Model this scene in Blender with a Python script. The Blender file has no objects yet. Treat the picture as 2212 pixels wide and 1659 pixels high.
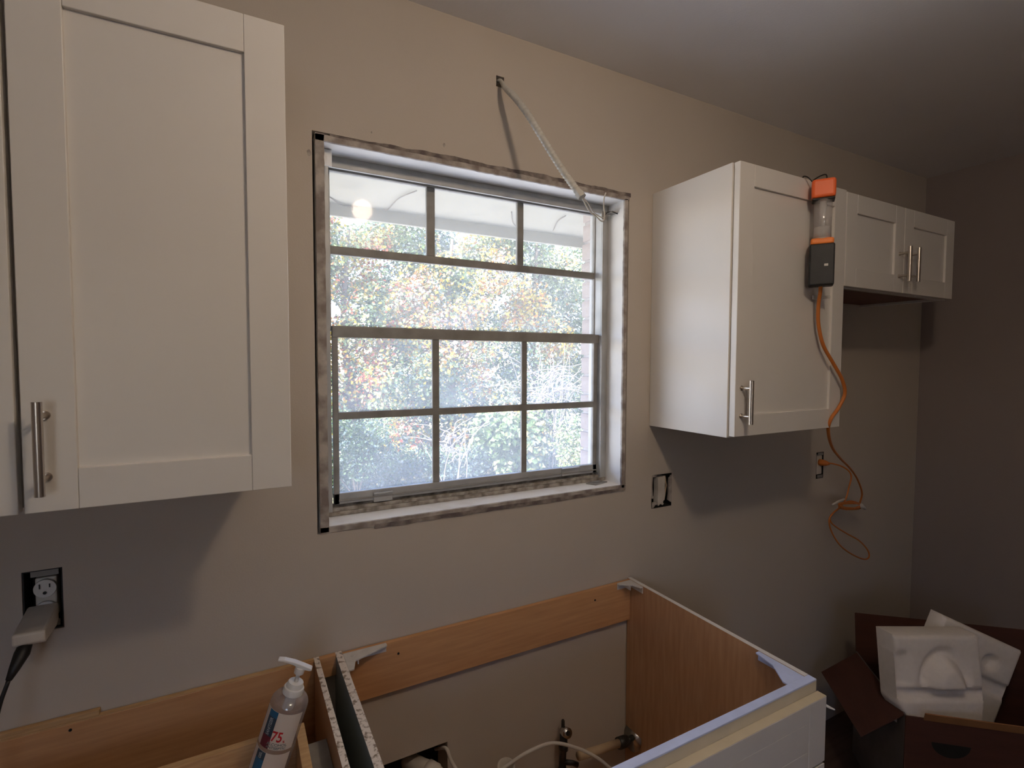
import bpy, bmesh, math, random
import numpy as np
from mathutils import Vector, Matrix, Euler
random.seed(7); rng = np.random.default_rng(7)
S = bpy.context.scene
C = S.collection
PI = math.pi

# ------------------------------------------------------------------ camera, world, sun, exposure
cam_d = bpy.data.cameras.new('camera'); cam = bpy.data.objects.new('camera', cam_d); C.objects.link(cam)
cam_d.sensor_fit = 'HORIZONTAL'; cam_d.sensor_width = 36.0; cam_d.lens = 1109.4/2212*36.0
cam_d.clip_start = 0.02; cam_d.clip_end = 200
_y, _t, _r = -.4942, -.0452, .0031
F_ = Vector((-math.sin(_y)*math.cos(_t), math.cos(_y)*math.cos(_t), math.sin(_t)))
R0 = Vector((math.cos(_y), math.sin(_y), 0)); U0 = R0.cross(F_)
R_ = R0*math.cos(_r) + U0*math.sin(_r); U_ = U0*math.cos(_r) - R0*math.sin(_r)
M = Matrix((R_, U_, -F_)).transposed().to_4x4(); M.translation = Vector((-.2487, -1.2774, 1.5849))
cam.matrix_world = M
S.camera = cam

W = bpy.data.worlds.new('sky'); S.world = W; W.use_nodes = True
wt = W.node_tree; wt.nodes.clear()
sky = wt.nodes.new('ShaderNodeTexSky'); sky.sky_type = 'NISHITA'; sky.sun_disc = False
sky.sun_elevation = math.radians(42); sky.sun_rotation = math.radians(255); sky.air_density = 1.3; sky.dust_density = .6; sky.ozone_density = 2.5
bg = wt.nodes.new('ShaderNodeBackground'); bg.inputs['Strength'].default_value = 1.05
wo = wt.nodes.new('ShaderNodeOutputWorld')
tint = wt.nodes.new('ShaderNodeVectorMath'); tint.operation = 'MULTIPLY'; tint.inputs[1].default_value = (1.0, .93, 1.12)   # the photograph's white balance
wt.links.new(sky.outputs[0], tint.inputs[0]); wt.links.new(tint.outputs[0], bg.inputs[0]); wt.links.new(bg.outputs[0], wo.inputs[0])

sun_d = bpy.data.lights.new('sun', 'SUN'); sun_d.energy = 23.0; sun_d.angle = math.radians(.6); sun_d.color = (1, .95, .86)
sun = bpy.data.objects.new('sun', sun_d); C.objects.link(sun)
sun.rotation_euler = Vector((.80, .22, -.95)).to_track_quat('-Z', 'Y').to_euler()   # from over the roof, behind the viewer

S.view_settings.view_transform = 'Standard'; S.view_settings.look = 'None'
S.view_settings.exposure = 0.0; S.view_settings.gamma = 1.0; S.view_settings.use_curve_mapping = False
S.cycles.sample_clamp_indirect = 6.0

# ------------------------------------------------------------------ materials
def mat(name, col, rough=.6, metal=0, var=0, vscale=6, bump=0, bscale=200, stretch=(1, 1, 1), spec=.5, trans=0, col2=None, detail=4, thresh=None, coat=0):
    m = bpy.data.materials.new(name); m.use_nodes = True; nt = m.node_tree
    b = nt.nodes['Principled BSDF']
    b.inputs['Base Color'].default_value = (*col, 1); b.inputs['Roughness'].default_value = rough
    b.inputs['Metallic'].default_value = metal; b.inputs['Specular IOR Level'].default_value = spec
    b.inputs['Transmission Weight'].default_value = trans; b.inputs['Coat Weight'].default_value = coat
    tc = nt.nodes.new('ShaderNodeTexCoord'); mp = nt.nodes.new('ShaderNodeMapping'); mp.inputs['Scale'].default_value = stretch
    nt.links.new(tc.outputs['Object'], mp.inputs[0])
    if var or col2:
        n = nt.nodes.new('ShaderNodeTexNoise'); n.inputs['Scale'].default_value = vscale; n.inputs['Detail'].default_value = detail
        nt.links.new(mp.outputs[0], n.inputs[0])
        cr = nt.nodes.new('ShaderNodeValToRGB')
        lo, hi = thresh or (.3, .7)
        cr.color_ramp.elements[0].position = lo; cr.color_ramp.elements[1].position = hi
        c2 = col2 or tuple(c*(1-var) for c in col)
        cr.color_ramp.elements[0].color = (*c2, 1); cr.color_ramp.elements[1].color = (*col, 1)
        nt.links.new(n.outputs[0], cr.inputs[0]); nt.links.new(cr.outputs[0], b.inputs['Base Color'])
    if bump:
        n2 = nt.nodes.new('ShaderNodeTexNoise'); n2.inputs['Scale'].default_value = bscale; n2.inputs['Detail'].default_value = 3
        nt.links.new(mp.outputs[0], n2.inputs[0])
        bp = nt.nodes.new('ShaderNodeBump'); bp.inputs['Strength'].default_value = bump; bp.inputs['Distance'].default_value = .001
        nt.links.new(n2.outputs[0], bp.inputs['Height']); nt.links.new(bp.outputs[0], b.inputs['Normal'])
    return m

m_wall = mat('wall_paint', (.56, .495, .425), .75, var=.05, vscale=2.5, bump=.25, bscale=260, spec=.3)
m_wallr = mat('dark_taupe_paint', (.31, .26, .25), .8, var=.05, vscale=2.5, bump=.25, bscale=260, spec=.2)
m_ceil = mat('ceiling_paint', (.86, .84, .84), .85, var=.04, vscale=2, bump=.35, bscale=150, spec=.2)
m_dark = mat('dark_cavity', (.012, .011, .010), .9, var=.4, vscale=30)
m_cab = mat('cabinet_white', (.77, .735, .69), .42, var=.03, vscale=5, bump=.05, bscale=90)
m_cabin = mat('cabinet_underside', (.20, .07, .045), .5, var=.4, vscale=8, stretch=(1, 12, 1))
m_cabside = mat('cabinet_side_laminate', (.30, .32, .30), .5, var=.08)
m_trimw = mat('jamb_white_paint', (.86, .85, .83), .5, var=.10, vscale=9, bump=.3, bscale=60)
m_rough = mat('raw_jamb_edge', (.50, .45, .40), .9, col2=(.24, .20, .18), vscale=22, bump=1.0, bscale=90, stretch=(1, 1, 1), thresh=(.38, .62), detail=8)
m_roughd = mat('raw_torn_edge', (.36, .31, .27), .9, col2=(.12, .095, .09), vscale=26, bump=1.0, bscale=90, thresh=(.4, .68), detail=8)
m_alu = mat('aged_aluminium', (.34, .325, .305), .6, metal=.15, var=.35, vscale=18, bump=.3, bscale=120, detail=8)
m_alul = mat('pale_aluminium', (.50, .50, .49), .5, metal=.3, var=.25, vscale=14, bump=.2, bscale=120, detail=8)
m_track = mat('dusty_track', (.42, .38, .33), .9, col2=(.16, .135, .11), vscale=35, bump=1.0, bscale=140, thresh=(.35, .6), detail=8)
m_sill = mat('sill_paint', (.84, .81, .78), .5, col2=(.66, .60, .54), vscale=10, bump=.2, bscale=60, thresh=(.2, .5), detail=6)
m_metal = mat('brushed_nickel', (.60, .55, .50), .28, metal=1, var=.08, vscale=60, stretch=(1, 1, .05))
m_wood = mat('birch_plywood', (.64, .35, .165), .55, col2=(.52, .27, .12), vscale=7, stretch=(1, 6, 14), bump=.15, bscale=60, thresh=(.3, .75))
m_woodv = mat('birch_plywood_vertical', (.54, .31, .17), .38, col2=(.44, .235, .12), vscale=9, stretch=(14, 10, 1), bump=.12, bscale=60, thresh=(.3, .75))
m_pine = mat('pine_strip', (.62, .40, .20), .6, col2=(.48, .29, .13), vscale=9, stretch=(2, 10, 20), bump=.15, bscale=60)
m_chip = mat('chipboard_edge', (.78, .71, .65), .8, col2=(.26, .20, .15), vscale=95, bump=.5, bscale=160, thresh=(.36, .5), detail=5)
m_edge = mat('white_edge_band', (.76, .74, .71), .5, var=.06, vscale=20)
m_skyblue = mat('painted_sky_blue', (.63, .72, 1.0), .35, var=.10, vscale=30)  # blue sky light painted into the colour
m_cream = mat('cream_door_edge', (.70, .62, .47), .5, var=.08, vscale=15)
m_plas = mat('white_plastic', (.74, .72, .69), .35, var=.04)
m_brace = mat('brace_plastic', (.66, .63, .60), .45, var=.15, vscale=40)
m_black = mat('black_rubber', (.010, .010, .011), .5, var=.2)
m_blackp = mat('black_case', (.018, .020, .022), .55, var=.25, vscale=40, bump=.3, bscale=400)
m_orange = mat('orange_plastic', (.95, .16, .035), .45, var=.06)
m_orange2 = mat('bright_orange_plastic', (1.0, .26, .04), .45, var=.06)
m_cord = mat('orange_cord', (.62, .19, .035), .5, var=.1)
m_conduit = mat('white_conduit', (.56, .54, .49), .5, var=.12, vscale=30)
m_wirew = mat('white_wire', (.62, .58, .52), .5, var=.05)
m_pvc = mat('pvc_pipe', (.56, .44, .30), .45, col2=(.46, .33, .2), vscale=12)
m_pvcw = mat('old_white_pvc', (.70, .64, .56), .5, var=.25, vscale=14)
m_valve = mat('dark_valve_metal', (.07, .068, .066), .35, metal=.7, var=.3, vscale=30)
m_chrome = mat('dull_chrome', (.6, .58, .56), .25, metal=1, var=.1)
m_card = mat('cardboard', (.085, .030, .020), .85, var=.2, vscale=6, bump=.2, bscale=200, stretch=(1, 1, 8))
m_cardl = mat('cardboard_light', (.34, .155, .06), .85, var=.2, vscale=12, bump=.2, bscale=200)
m_cardg = mat('grey_film', (.16, .14, .14), .6, var=.3, vscale=12)
m_foam = mat('polystyrene_foam', (.86, .80, .74), .85, var=.06, vscale=60, bump=.5, bscale=140)
m_brick = mat('pale_brick', (.44, .37, .34), .9, col2=(.30, .23, .21), vscale=18, bump=1, bscale=60, thresh=(.3, .7))
m_mortar = mat('mortar', (.46, .42, .40), .95, var=.3, vscale=40, bump=1, bscale=120)
m_soffit = mat('soffit_paint', (.30, .28, .225), .8, col2=(.23, .215, .175), vscale=5, bump=.2, bscale=50, thresh=(.25, .45), detail=8)
m_floor = mat('floor_boards', (.10, .06, .045), .6, var=.4, vscale=5, stretch=(1, 8, 1))
m_ground = mat('leaf_litter_ground', (.36, .30, .18), .95, col2=(.15, .17, .07), vscale=4, bump=1, bscale=30, detail=8)
m_bounce = mat('bounce_concrete', (.66, .63, .57), .9, var=.15, vscale=3, bump=.4, bscale=40)  # for the slabs added to bounce sunlight
m_bark = mat('bark', (.17, .13, .10), .9, var=.4, vscale=20, bump=1, bscale=60)
m_twig = mat('bleached_twig', (.36, .31, .28), .8, var=.3, vscale=12)
m_label = mat('bottle_label_paper', (.70, .62, .53), .55, var=.03)
m_lblue = mat('label_blue', (.01, .115, .24), .5, var=.05)
m_lnavy = mat('label_navy', (.025, .055, .085), .5, var=.05)
m_lred = mat('label_maroon', (.13, .015, .03), .5, var=.05)
m_tred = mat('print_red', (.50, .012, .02), .5, var=.05)
m_tgrey = mat('print_grey_green', (.15, .20, .19), .5, var=.05)
m_twhite = mat('print_pale', (.42, .47, .50), .5, var=.05)
def film(name, col, k, rough=.1, gk=.08):      # thin clear plastic: see-through, a little milky, a little shiny
    m = bpy.data.materials.new(name); m.use_nodes = True; nt = m.node_tree; nt.nodes.clear()
    o = nt.nodes.new('ShaderNodeOutputMaterial'); t = nt.nodes.new('ShaderNodeBsdfTransparent'); t.inputs[0].default_value = (.9, .9, .9, 1)
    d = nt.nodes.new('ShaderNodeBsdfDiffuse'); d.inputs[0].default_value = (*col, 1); g = nt.nodes.new('ShaderNodeBsdfGlossy'); g.inputs['Roughness'].default_value = rough
    a = nt.nodes.new('ShaderNodeMixShader'); a.inputs[0].default_value = k; b = nt.nodes.new('ShaderNodeMixShader'); b.inputs[0].default_value = gk
    nt.links.new(t.outputs[0], a.inputs[1]); nt.links.new(d.outputs[0], a.inputs[2]); nt.links.new(a.outputs[0], b.inputs[1]); nt.links.new(g.outputs[0], b.inputs[2]); nt.links.new(b.outputs[0], o.inputs[0]); return m
m_gel = film('clear_gel', (.60, .55, .55), .28, .12, .10)
m_clear = film('clear_tube_plastic', (.75, .70, .68), .30)
m_vent = mat('vent_metal', (.30, .28, .26), .6, var=.1)

# dusty glass: mostly see-through, a trace of mirror, and a film of dirt that catches outside light
m_glass = bpy.data.materials.new('dusty_glass'); m_glass.use_nodes = True
nt = m_glass.node_tree; nt.nodes.clear()
o_ = nt.nodes.new('ShaderNodeOutputMaterial'); tr = nt.nodes.new('ShaderNodeBsdfTransparent'); tr.inputs[0].default_value = (.97, .98, .98, 1)
tl = nt.nodes.new('ShaderNodeBsdfTranslucent'); tl.inputs[0].default_value = (.86, .90, .95, 1)
gl = nt.nodes.new('ShaderNodeBsdfGlossy'); gl.inputs['Roughness'].default_value = .04; gl.inputs[0].default_value = (1, 1, 1, 1)
tc = nt.nodes.new('ShaderNodeTexCoord'); n = nt.nodes.new('ShaderNodeTexNoise'); n.inputs['Scale'].default_value = 5; n.inputs['Detail'].default_value = 6
mr = nt.nodes.new('ShaderNodeMapRange'); mr.inputs[1].default_value = .3; mr.inputs[2].default_value = .75; mr.inputs[3].default_value = .10; mr.inputs[4].default_value = .18
nt.links.new(tc.outputs['Object'], n.inputs[0]); nt.links.new(n.outputs[0], mr.inputs[0])
x1 = nt.nodes.new('ShaderNodeMixShader'); x2 = nt.nodes.new('ShaderNodeMixShader'); x2.inputs[0].default_value = .0032
nt.links.new(mr.outputs[0], x1.inputs[0]); nt.links.new(tr.outputs[0], x1.inputs[1]); nt.links.new(tl.outputs[0], x1.inputs[2])
nt.links.new(x1.outputs[0], x2.inputs[1]); nt.links.new(gl.outputs[0], x2.inputs[2]); nt.links.new(x2.outputs[0], o_.inputs[0])

# leaves: colour stored per leaf
m_leaf = bpy.data.materials.new('leaf'); m_leaf.use_nodes = True
nt = m_leaf.node_tree; nt.nodes.clear()
o_ = nt.nodes.new('ShaderNodeOutputMaterial'); at_ = nt.nodes.new('ShaderNodeAttribute'); at_.attribute_name = 'leaf_colour'
pb = nt.nodes.new('ShaderNodeBsdfPrincipled'); pb.inputs['Roughness'].default_value = .45
tl = nt.nodes.new('ShaderNodeBsdfTranslucent'); mx = nt.nodes.new('ShaderNodeMixShader'); mx.inputs[0].default_value = .35
nt.links.new(at_.outputs['Color'], pb.inputs['Base Color']); nt.links.new(at_.outputs['Color'], tl.inputs[0])
nt.links.new(pb.outputs[0], mx.inputs[1]); nt.links.new(tl.outputs[0], mx.inputs[2]); nt.links.new(mx.outputs[0], o_.inputs[0])

def emis(name, col, s):
    m = bpy.data.materials.new(name); m.use_nodes = True; b = m.node_tree.nodes['Principled BSDF']
    b.inputs['Base Color'].default_value = (*col, 1); b.inputs['Emission Color'].default_value = (*col, 1); b.inputs['Emission Strength'].default_value = s
    return m

# ------------------------------------------------------------------ helpers
def tag(o, label=None, cat=None, group=None, kind=None):
    if label: o['label'] = label
    if cat: o['category'] = cat
    if group: o['group'] = group
    if kind: o['kind'] = kind
    return o
def thing(name, loc=(0, 0, 0), label=None, cat=None, group=None, kind=None, rot=None):
    o = bpy.data.objects.new(name, None); o.empty_display_size = .05; o.location = loc
    if rot: o.rotation_euler = rot
    C.objects.link(o); return tag(o, label, cat, group, kind)
class MB:
    def __init__(s, loc=(0, 0, 0)): s.bm = bmesh.new(); s.o = Vector(loc)
    def box(s, x0, x1, y0, y1, z0, z1, rot=None, piv=None):
        vs = [Vector((x, y, z)) for x in (x0, x1) for y in (y0, y1) for z in (z0, z1)]
        if rot:
            m = Euler(rot).to_matrix(); p = Vector(piv) if piv else sum(vs, Vector())/8
            vs = [m @ (v-p)+p for v in vs]
        v = [s.bm.verts.new(a - s.o) for a in vs]
        for f in ((0, 1, 3, 2), (4, 6, 7, 5), (0, 4, 5, 1), (2, 3, 7, 6), (0, 2, 6, 4), (1, 5, 7, 3)): s.bm.faces.new([v[i] for i in f])
        return s
    def tube(s, pts, r, n=12, cap=True):
        pts = [Vector(p) - s.o for p in pts]; rr = r if hasattr(r, '__len__') else [r]*len(pts)
        rings = []; t0 = (pts[1]-pts[0]).normalized(); up = Vector((0, 0, 1)) if abs(t0.z) < .9 else Vector((1, 0, 0))
        a = t0.cross(up).normalized()
        for i, p in enumerate(pts):
            t = (pts[min(i+1, len(pts)-1)] - pts[max(i-1, 0)]).normalized()
            a = (a - t*a.dot(t)).normalized(); b = t.cross(a)
            rings.append([s.bm.verts.new(p + (a*math.cos(2*PI*k/n) + b*math.sin(2*PI*k/n))*rr[i]) for k in range(n)])
        for i in range(len(rings)-1):
            for k in range(n): s.bm.faces.new((rings[i][k], rings[i][(k+1) % n], rings[i+1][(k+1) % n], rings[i+1][k]))
        if cap: s.bm.faces.new(rings[0][::-1]); s.bm.faces.new(rings[-1])
        return s
    def prism(s, poly, ax, a0, a1):      # polygon in the plane across axis ax, extruded a0..a1
        def P(u, v, a): return Vector({'x': (a, u, v), 'y': (u, a, v), 'z': (u, v, a)}[ax]) - s.o
        A = [s.bm.verts.new(P(u, v, a0)) for u, v in poly]; B = [s.bm.verts.new(P(u, v, a1)) for u, v in poly]
        s.bm.faces.new(A[::-1]); s.bm.faces.new(B)
        for i in range(len(poly)): j = (i+1) % len(poly); s.bm.faces.new((A[i], A[j], B[j], B[i]))
        return s
    def build(s, name, m, parent=None, bevel=0, seg=2, smooth=False, xf=None):
        bmesh.ops.recalc_face_normals(s.bm, faces=s.bm.faces)
        if xf: bmesh.ops.transform(s.bm, matrix=xf, verts=s.bm.verts)
        me = bpy.data.meshes.new(name); s.bm.to_mesh(me); s.bm.free(); me.materials.append(m)
        if smooth: me.shade_smooth()
        o = bpy.data.objects.new(name, me); C.objects.link(o); o.location = s.o
        if parent:
            o.parent = parent
            w = parent.location if not parent.parent else parent.location + parent.parent.location
            o.location = s.o - w if not xf else s.o
        if bevel:
            b = o.modifiers.new('bevel', 'BEVEL'); b.width = bevel; b.segments = seg; b.limit_method = 'ANGLE'
            me.shade_smooth(); 
            for p in me.polygons: p.use_smooth = False
        return o
def catmull(P, k=8):
    P = [Vector(p) for p in P]; Q = [P[0]*2-P[1]]+P+[P[-1]*2-P[-2]]; out = []
    for i in range(1, len(Q)-2):
        for j in range(k):
            t = j/k; a, b, c, d = Q[i-1], Q[i], Q[i+1], Q[i+2]
            out.append(.5*((2*b)+(c-a)*t+(2*a-5*b+4*c-d)*t*t+(3*b-a-3*c+d)*t**3))
    out.append(P[-1]); return out
def circle(cx, cz, r, n=20, a0=0): return [(cx+r*math.cos(a0+2*PI*i/n), cz+r*math.sin(a0+2*PI*i/n)) for i in range(n)]

# ------------------------------------------------------------------ room shell
CEIL = 2.474; X1 = 2.72
WX0, WX1, WZ0, WZ1 = -.084, .859, 1.1705, 2.112      # hole in the plaster round the window
def wall_with_holes(name, x0, x1, z0, z1, th, holes, m):
    xs = sorted({x0, x1, *[h[0] for h in holes], *[h[1] for h in holes]}); zs = sorted({z0, z1, *[h[2] for h in holes], *[h[3] for h in holes]})
    D = {}
    for i in range(len(xs)-1):
        for j in range(len(zs)-1):
            cx, cz = (xs[i]+xs[i+1])/2, (zs[j]+zs[j+1])/2; D[i, j] = 0.0
            for h in holes:
                if h[0] < cx < h[1] and h[2] < cz < h[3]: D[i, j] = h[4]
    bm = bmesh.new()
    def q(*p): bm.faces.new([bm.verts.new(a) for a in p])
    for (i, j), d in D.items():
        a, b, c, e = xs[i], xs[i+1], zs[j], zs[j+1]
        if d < th: q((a, d, c), (b, d, c), (b, d, e), (a, d, e)); q((a, th, c), (a, th, e), (b, th, e), (b, th, c))
        for (di, dj, p0, p1) in ((1, 0, (b, c), (b, e)), (0, 1, (a, e), (b, e))):
            o = D.get((i+di, j+dj))
            if o is not None and o != d:
                y0, y1 = min(d, o), max(d, o); q((p0[0], y0, p0[1]), (p1[0], y0, p1[1]), (p1[0], y1, p1[1]), (p0[0], y1, p0[1]))
    for (p0, p1) in (((x0, z0), (x1, z0)), ((x0, z1), (x1, z1)), ((x0, z0), (x0, z1)), ((x1, z0), (x1, z1))):
        q((p0[0], 0, p0[1]), (p1[0], 0, p1[1]), (p1[0], th, p1[1]), (p0[0], th, p0[1]))
    bmesh.ops.remove_doubles(bm, verts=bm.verts, dist=1e-5); bmesh.ops.recalc_face_normals(bm, faces=bm.faces)
    me = bpy.data.meshes.new(name); bm.to_mesh(me); bm.free(); me.materials.append(m)
    o = bpy.data.objects.new(name, me); C.objects.link(o); o['kind'] = 'structure'; return o
holes = [(WX0, WX1, WZ0, WZ1, .10), (.388, .412, 2.328, 2.357, .06), (.055, .243, .395, .545, .08),
         (-.612, -.552, 1.062, 1.182, .055), (.972, 1.064, 1.089, 1.203, .06), (1.892, 1.944, 1.092, 1.204, .05)]
wall_with_holes('wall_back', -2.3, X1, 0, CEIL, .10, holes, m_wall)
def slab(name, x0, x1, y0, y1, z0, z1, m, label=None):
    o = MB().box(x0, x1, y0, y1, z0, z1).build(name, m); o['kind'] = 'structure'
    if label: o['label'] = label
    return o
slab('floor', -2.4, X1+.1, -3.2, .1, -.08, 0, m_floor)
slab('ceiling', -2.4, X1+.5, -4.0, .6, CEIL, CEIL+.08, m_ceil)  # carried past wall_front as an added overhang, keeps sun out of the rear opening
slab('wall_left', -2.4, -2.3, -3.4, .1, 0, CEIL, m_wall)
slab('wall_front', -.60, X1, -3.2, -3.1, 0, CEIL, m_wall)      # behind the viewer, with a small opening added for fill light
slab('wall_front_left', -2.3, -1.25, -3.2, -3.1, 0, CEIL, m_wall)
slab('wall_front_top', -1.25, -.60, -3.2, -3.1, 1.95, CEIL, m_wall); slab('wall_front_base', -1.25, -.60, -3.2, -3.1, 0, 1.10, m_wall)
w2 = thing('added_fill_window', (-.8, -3.15, 1.1), kind='structure')  # added out of view to let fill light into the room
for a_, b_ in ((-1.25, -1.21), (-.64, -.60), (-.945, -.905)): MB(((a_+b_)/2, -3.15, 1.5)).box(a_, b_, -3.18, -3.12, 1.10, 1.95).build('frame_side', m_trimw, w2)  # sides of the added fill window
for a_, b_ in ((1.10, 1.14), (1.91, 1.95)): MB((-.8, -3.15, a_)).box(-1.21, -.64, -3.18, -3.12, a_, b_).build('added_frame_rail', m_trimw, w2)
MB((-.8, -3.15, 1.5)).box(-1.21, -.64, -3.152, -3.148, 1.14, 1.91).build('pane', m_glass, w2)
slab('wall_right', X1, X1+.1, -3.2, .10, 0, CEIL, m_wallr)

for u_, z_, rr_ in ((.238, 2.142, .0035), (-.0905, 2.060, .0050), (.052, 2.135, .0018)):
    nh = MB((u_, -.0005, z_)).prism([(u_+rr_*math.cos(a_)*(.7+.5*random.random()), z_+rr_*1.5*math.sin(a_)) for a_ in [i*.7 for i in range(9)]], 'y', -.0009, .0005).build('nail_hole', m_rough, None); nh.parent = bpy.data.objects['wall_back']
# exterior brick skin with reveals, eave
ext = wall_with_holes('wall_exterior', -2.4, X1+.1, -1.05, CEIL+.1, .10, [(-.09, .868, 1.13, 2.16, .10)], m_mortar)
ext.location = (0, .145, 0)
k = 0
for side, x0 in ((1, .862), (-1, -.19)):
    for i in range(15):
        z = 1.135+.0675*i
        dx = .002*random.uniform(-1, 1); ln = .105
        b = MB((x0+.053, .2, z+.029)).box(x0+dx, x0+ln+dx, .150, .253+random.uniform(-.002, .004), z, z+.0575).build('brick', m_brick, ext, bevel=.003)
        b.parent = ext; b.location = Vector((x0+.053, .2, z+.029)) - ext.location
eave = thing('roof_eave', (0, .25, 2.36), kind='structure')
MB((0, .8, 2.37)).box(-3.2, X1+.5, .25, 1.42, 2.36, 2.38).build('soffit_board', m_soffit, eave)
MB((0, 1.41, 2.35)).box(-3.2, X1+.5, 1.40, 1.425, 2.298, 2.50).build('fascia_board', m_soffit, eave, bevel=.002)
MB((0, .27, 2.33)).box(-3.2, X1+.5, .246, .27, 2.325, 2.36).build('frieze_board', m_soffit, eave)
slab('ground', -40, 50, -50, 60, -1.1, -1.0, m_ground)
slab('added_bounce_slab', -9, 14, .25, 5.4, -1.0, -.35, m_bounce)  # added below the sight line to bounce sunlight up through the window
slab('added_bounce_slab_front', -9, 14, -12, -3.45, -1.0, -.12, m_bounce)  # unseen pale slab, added to bounce light into the rear opening
# ------------------------------------------------------------------ window
win = thing('window_1', (.39, .05, 1.186), kind='structure')
JX0, JX1, JZ0, JZ1 = -.058, .840, 1.186, 2.092
MB((-.068, .05, 1.64)).box(-.0775, JX0, .004, .10, 1.172, 2.108).build('jamb_lining', m_trimw, win)
MB((.85, .05, 1.64)).box(JX1, .858, .004, .10, 1.172, 2.108).build('jamb_lining', m_trimw, win)
MB((.39, .05, 2.1)).box(JX0, JX1, .004, .10, JZ1, 2.108).build('head_lining', m_trimw, win)
MB((.39, .05, 1.18)).box(JX0, JX1, .004, .10, 1.172, JZ0).build('sill_board', m_sill, win)
MB((-.081, .09, 1.64)).box(-.083, -.0785, .07, .095, 1.172, 2.108).build('cavity_liner', m_dark, win)
def strip(name, a0, a1, inner, outer, horiz, m, y0=-.0025, y1=.0045, jo=.002, ji=.0006, n=70, step=None):
    I = []; O = []; w = 0
    for i in range(n+1):
        t = a0+(a1-a0)*i/n; w = w*.7+random.uniform(-jo, jo)*.6
        o = outer + w + (step(t) if step else 0); I.append((t, inner+random.uniform(-ji, ji))); O.append((t, o))
    bm = bmesh.new(); L = []
    for (a, b), (c, d) in zip(I, O):
        f = (lambda u, v, y: Vector((u, y, v))) if horiz else (lambda u, v, y: Vector((v, y, u)))
        L.append([bm.verts.new(f(a, b, y0)), bm.verts.new(f(c, d, y0)), bm.verts.new(f(c, d, y1)), bm.verts.new(f(a, b, y1))])
    for p, q in zip(L, L[1:]):
        for k in range(4): bm.faces.new((p[k], p[(k+1) % 4], q[(k+1) % 4], q[k]))
    bm.faces.new(L[0]); bm.faces.new(L[-1][::-1]); bmesh.ops.recalc_face_normals(bm, faces=bm.faces)
    me = bpy.data.meshes.new(name); bm.to_mesh(me); bm.free(); me.materials.append(m)
    o = bpy.data.objects.new(name, me); C.objects.link(o); o.parent = win; o.location = -win.location; return o
strip('raw_edge_left', 1.174, 2.108, JX0, -.0775, False, m_rough, jo=.0007)
strip('raw_edge_top', -.078, .858, JZ1, 2.105, True, m_rough, jo=.0016)
strip('torn_plaster_top', -.045, .864, 2.103, 2.113, True, m_roughd, jo=.0028, y0=-.0015, y1=.003, step=lambda t: .0035*(t > .15))
strip('raw_edge_right', 1.174, 2.095, JX1, .853, False, m_rough, jo=.0014)
strip('raw_edge_bottom', -.078, .858, JZ0-.001, 1.171, True, m_rough, jo=.0014)
strip('torn_plaster_bottom', .05, .856, 1.176, 1.166, True, m_roughd, jo=.0018, y0=-.0035, y1=.001)
# fixed outer frame
def fr(name, x0, x1, y0, y1, z0, z1, m, par=win, bev=.001): 
    return MB(((x0+x1)/2, (y0+y1)/2, (z0+z1)/2)).box(x0, x1, y0, y1, z0, z1).build(name, m, par, bevel=bev)
fr('frame_side', -.058, -.0365, .078, .140, 1.186, 2.092, m_alul)
fr('frame_side', .812, .840, .078, .140, 1.186, 2.092, m_alul)
fr('frame_head', -.0365, .812, .078, .140, 2.080, 2.092, m_alul)
fr('frame_head_face', -.0365, .812, .076, .0840, 2.0635, 2.080, m_alul)
fr('frame_ridge', .812, .8165, .072, .078, 1.20, 2.07, m_alul)
fr('track', -.055, .838, .076, .140, 1.1865, 1.197, m_track)
fr('track_ridge', -.045, .825, .098, .104, 1.197, 1.214, m_track)
fr('track_ridge', -.045, .825, .081, .085, 1.197, 1.206, m_track)
us = thing('upper_sash', (0, 0, 0)); us.parent = win; us.location = Vector((.39, .12, 1.87)) - win.location
ls = thing('lower_sash', (0, 0, 0)); ls.parent = win; ls.location = Vector((.39, .095, 1.44)) - win.location
bpy.context.view_layer.update()
def sub(name, x0, x1, y0, y1, z0, z1, m, par, bev=.0012):
    c = Vector(((x0+x1)/2, (y0+y1)/2, (z0+z1)/2)); o = MB(c).box(x0, x1, y0, y1, z0, z1).build(name, m, None, bevel=bev)
    o.parent = par; o.location = c - par.location - par.parent.location; return o
sub('top_rail', -.034, .816, .110, .128, 2.067, 2.079, m_alu, us); sub('bottom_rail', -.034, .816, .107, .128, 1.660, 1.674, m_alu, us)
sub('stile', -.040, -.029, .110, .128, 1.66, 2.08, m_alul, us); sub('stile', .809, .822, .110, .128, 1.66, 2.08, m_alu, us)
sub('cross_muntin', -.03, .81, .112, .126, 1.857, 1.878, m_alu, us)
for a, b in ((.229, .253), (.518, .539)): sub('muntin', a, b, .113, .125, 1.878, 2.067, m_alu, us)
for a, b in ((-.029, .229), (.253, .518), (.539, .809)): sub('pane', a, b, .1185, .1205, 1.878, 2.067, m_glass, us, 0)
sub('wide_pane', -.029, .809, .1185, .1205, 1.674, 1.857, m_glass, us, 0)
sub('meeting_rail', -.031, .812, .086, .104, 1.643, 1.671, m_alu, ls); sub('bottom_rail', -.031, .812, .088, .104, 1.213, 1.241, m_alul, ls)
sub('rail_lip', -.02, .806, .0835, .088, 1.2205, 1.2245, m_alu, ls)
sub('stile', -.031, -.017, .088, .102, 1.213, 1.66, m_alu, ls); sub('stile', .793, .809, .088, .102, 1.213, 1.66, m_alu, ls)
sub('cross_muntin', -.017, .793, .089, .101, 1.432, 1.451, m_alu, ls)
LX = ((-.017, .236), (.256, .5225), (.5405, .793))
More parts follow.
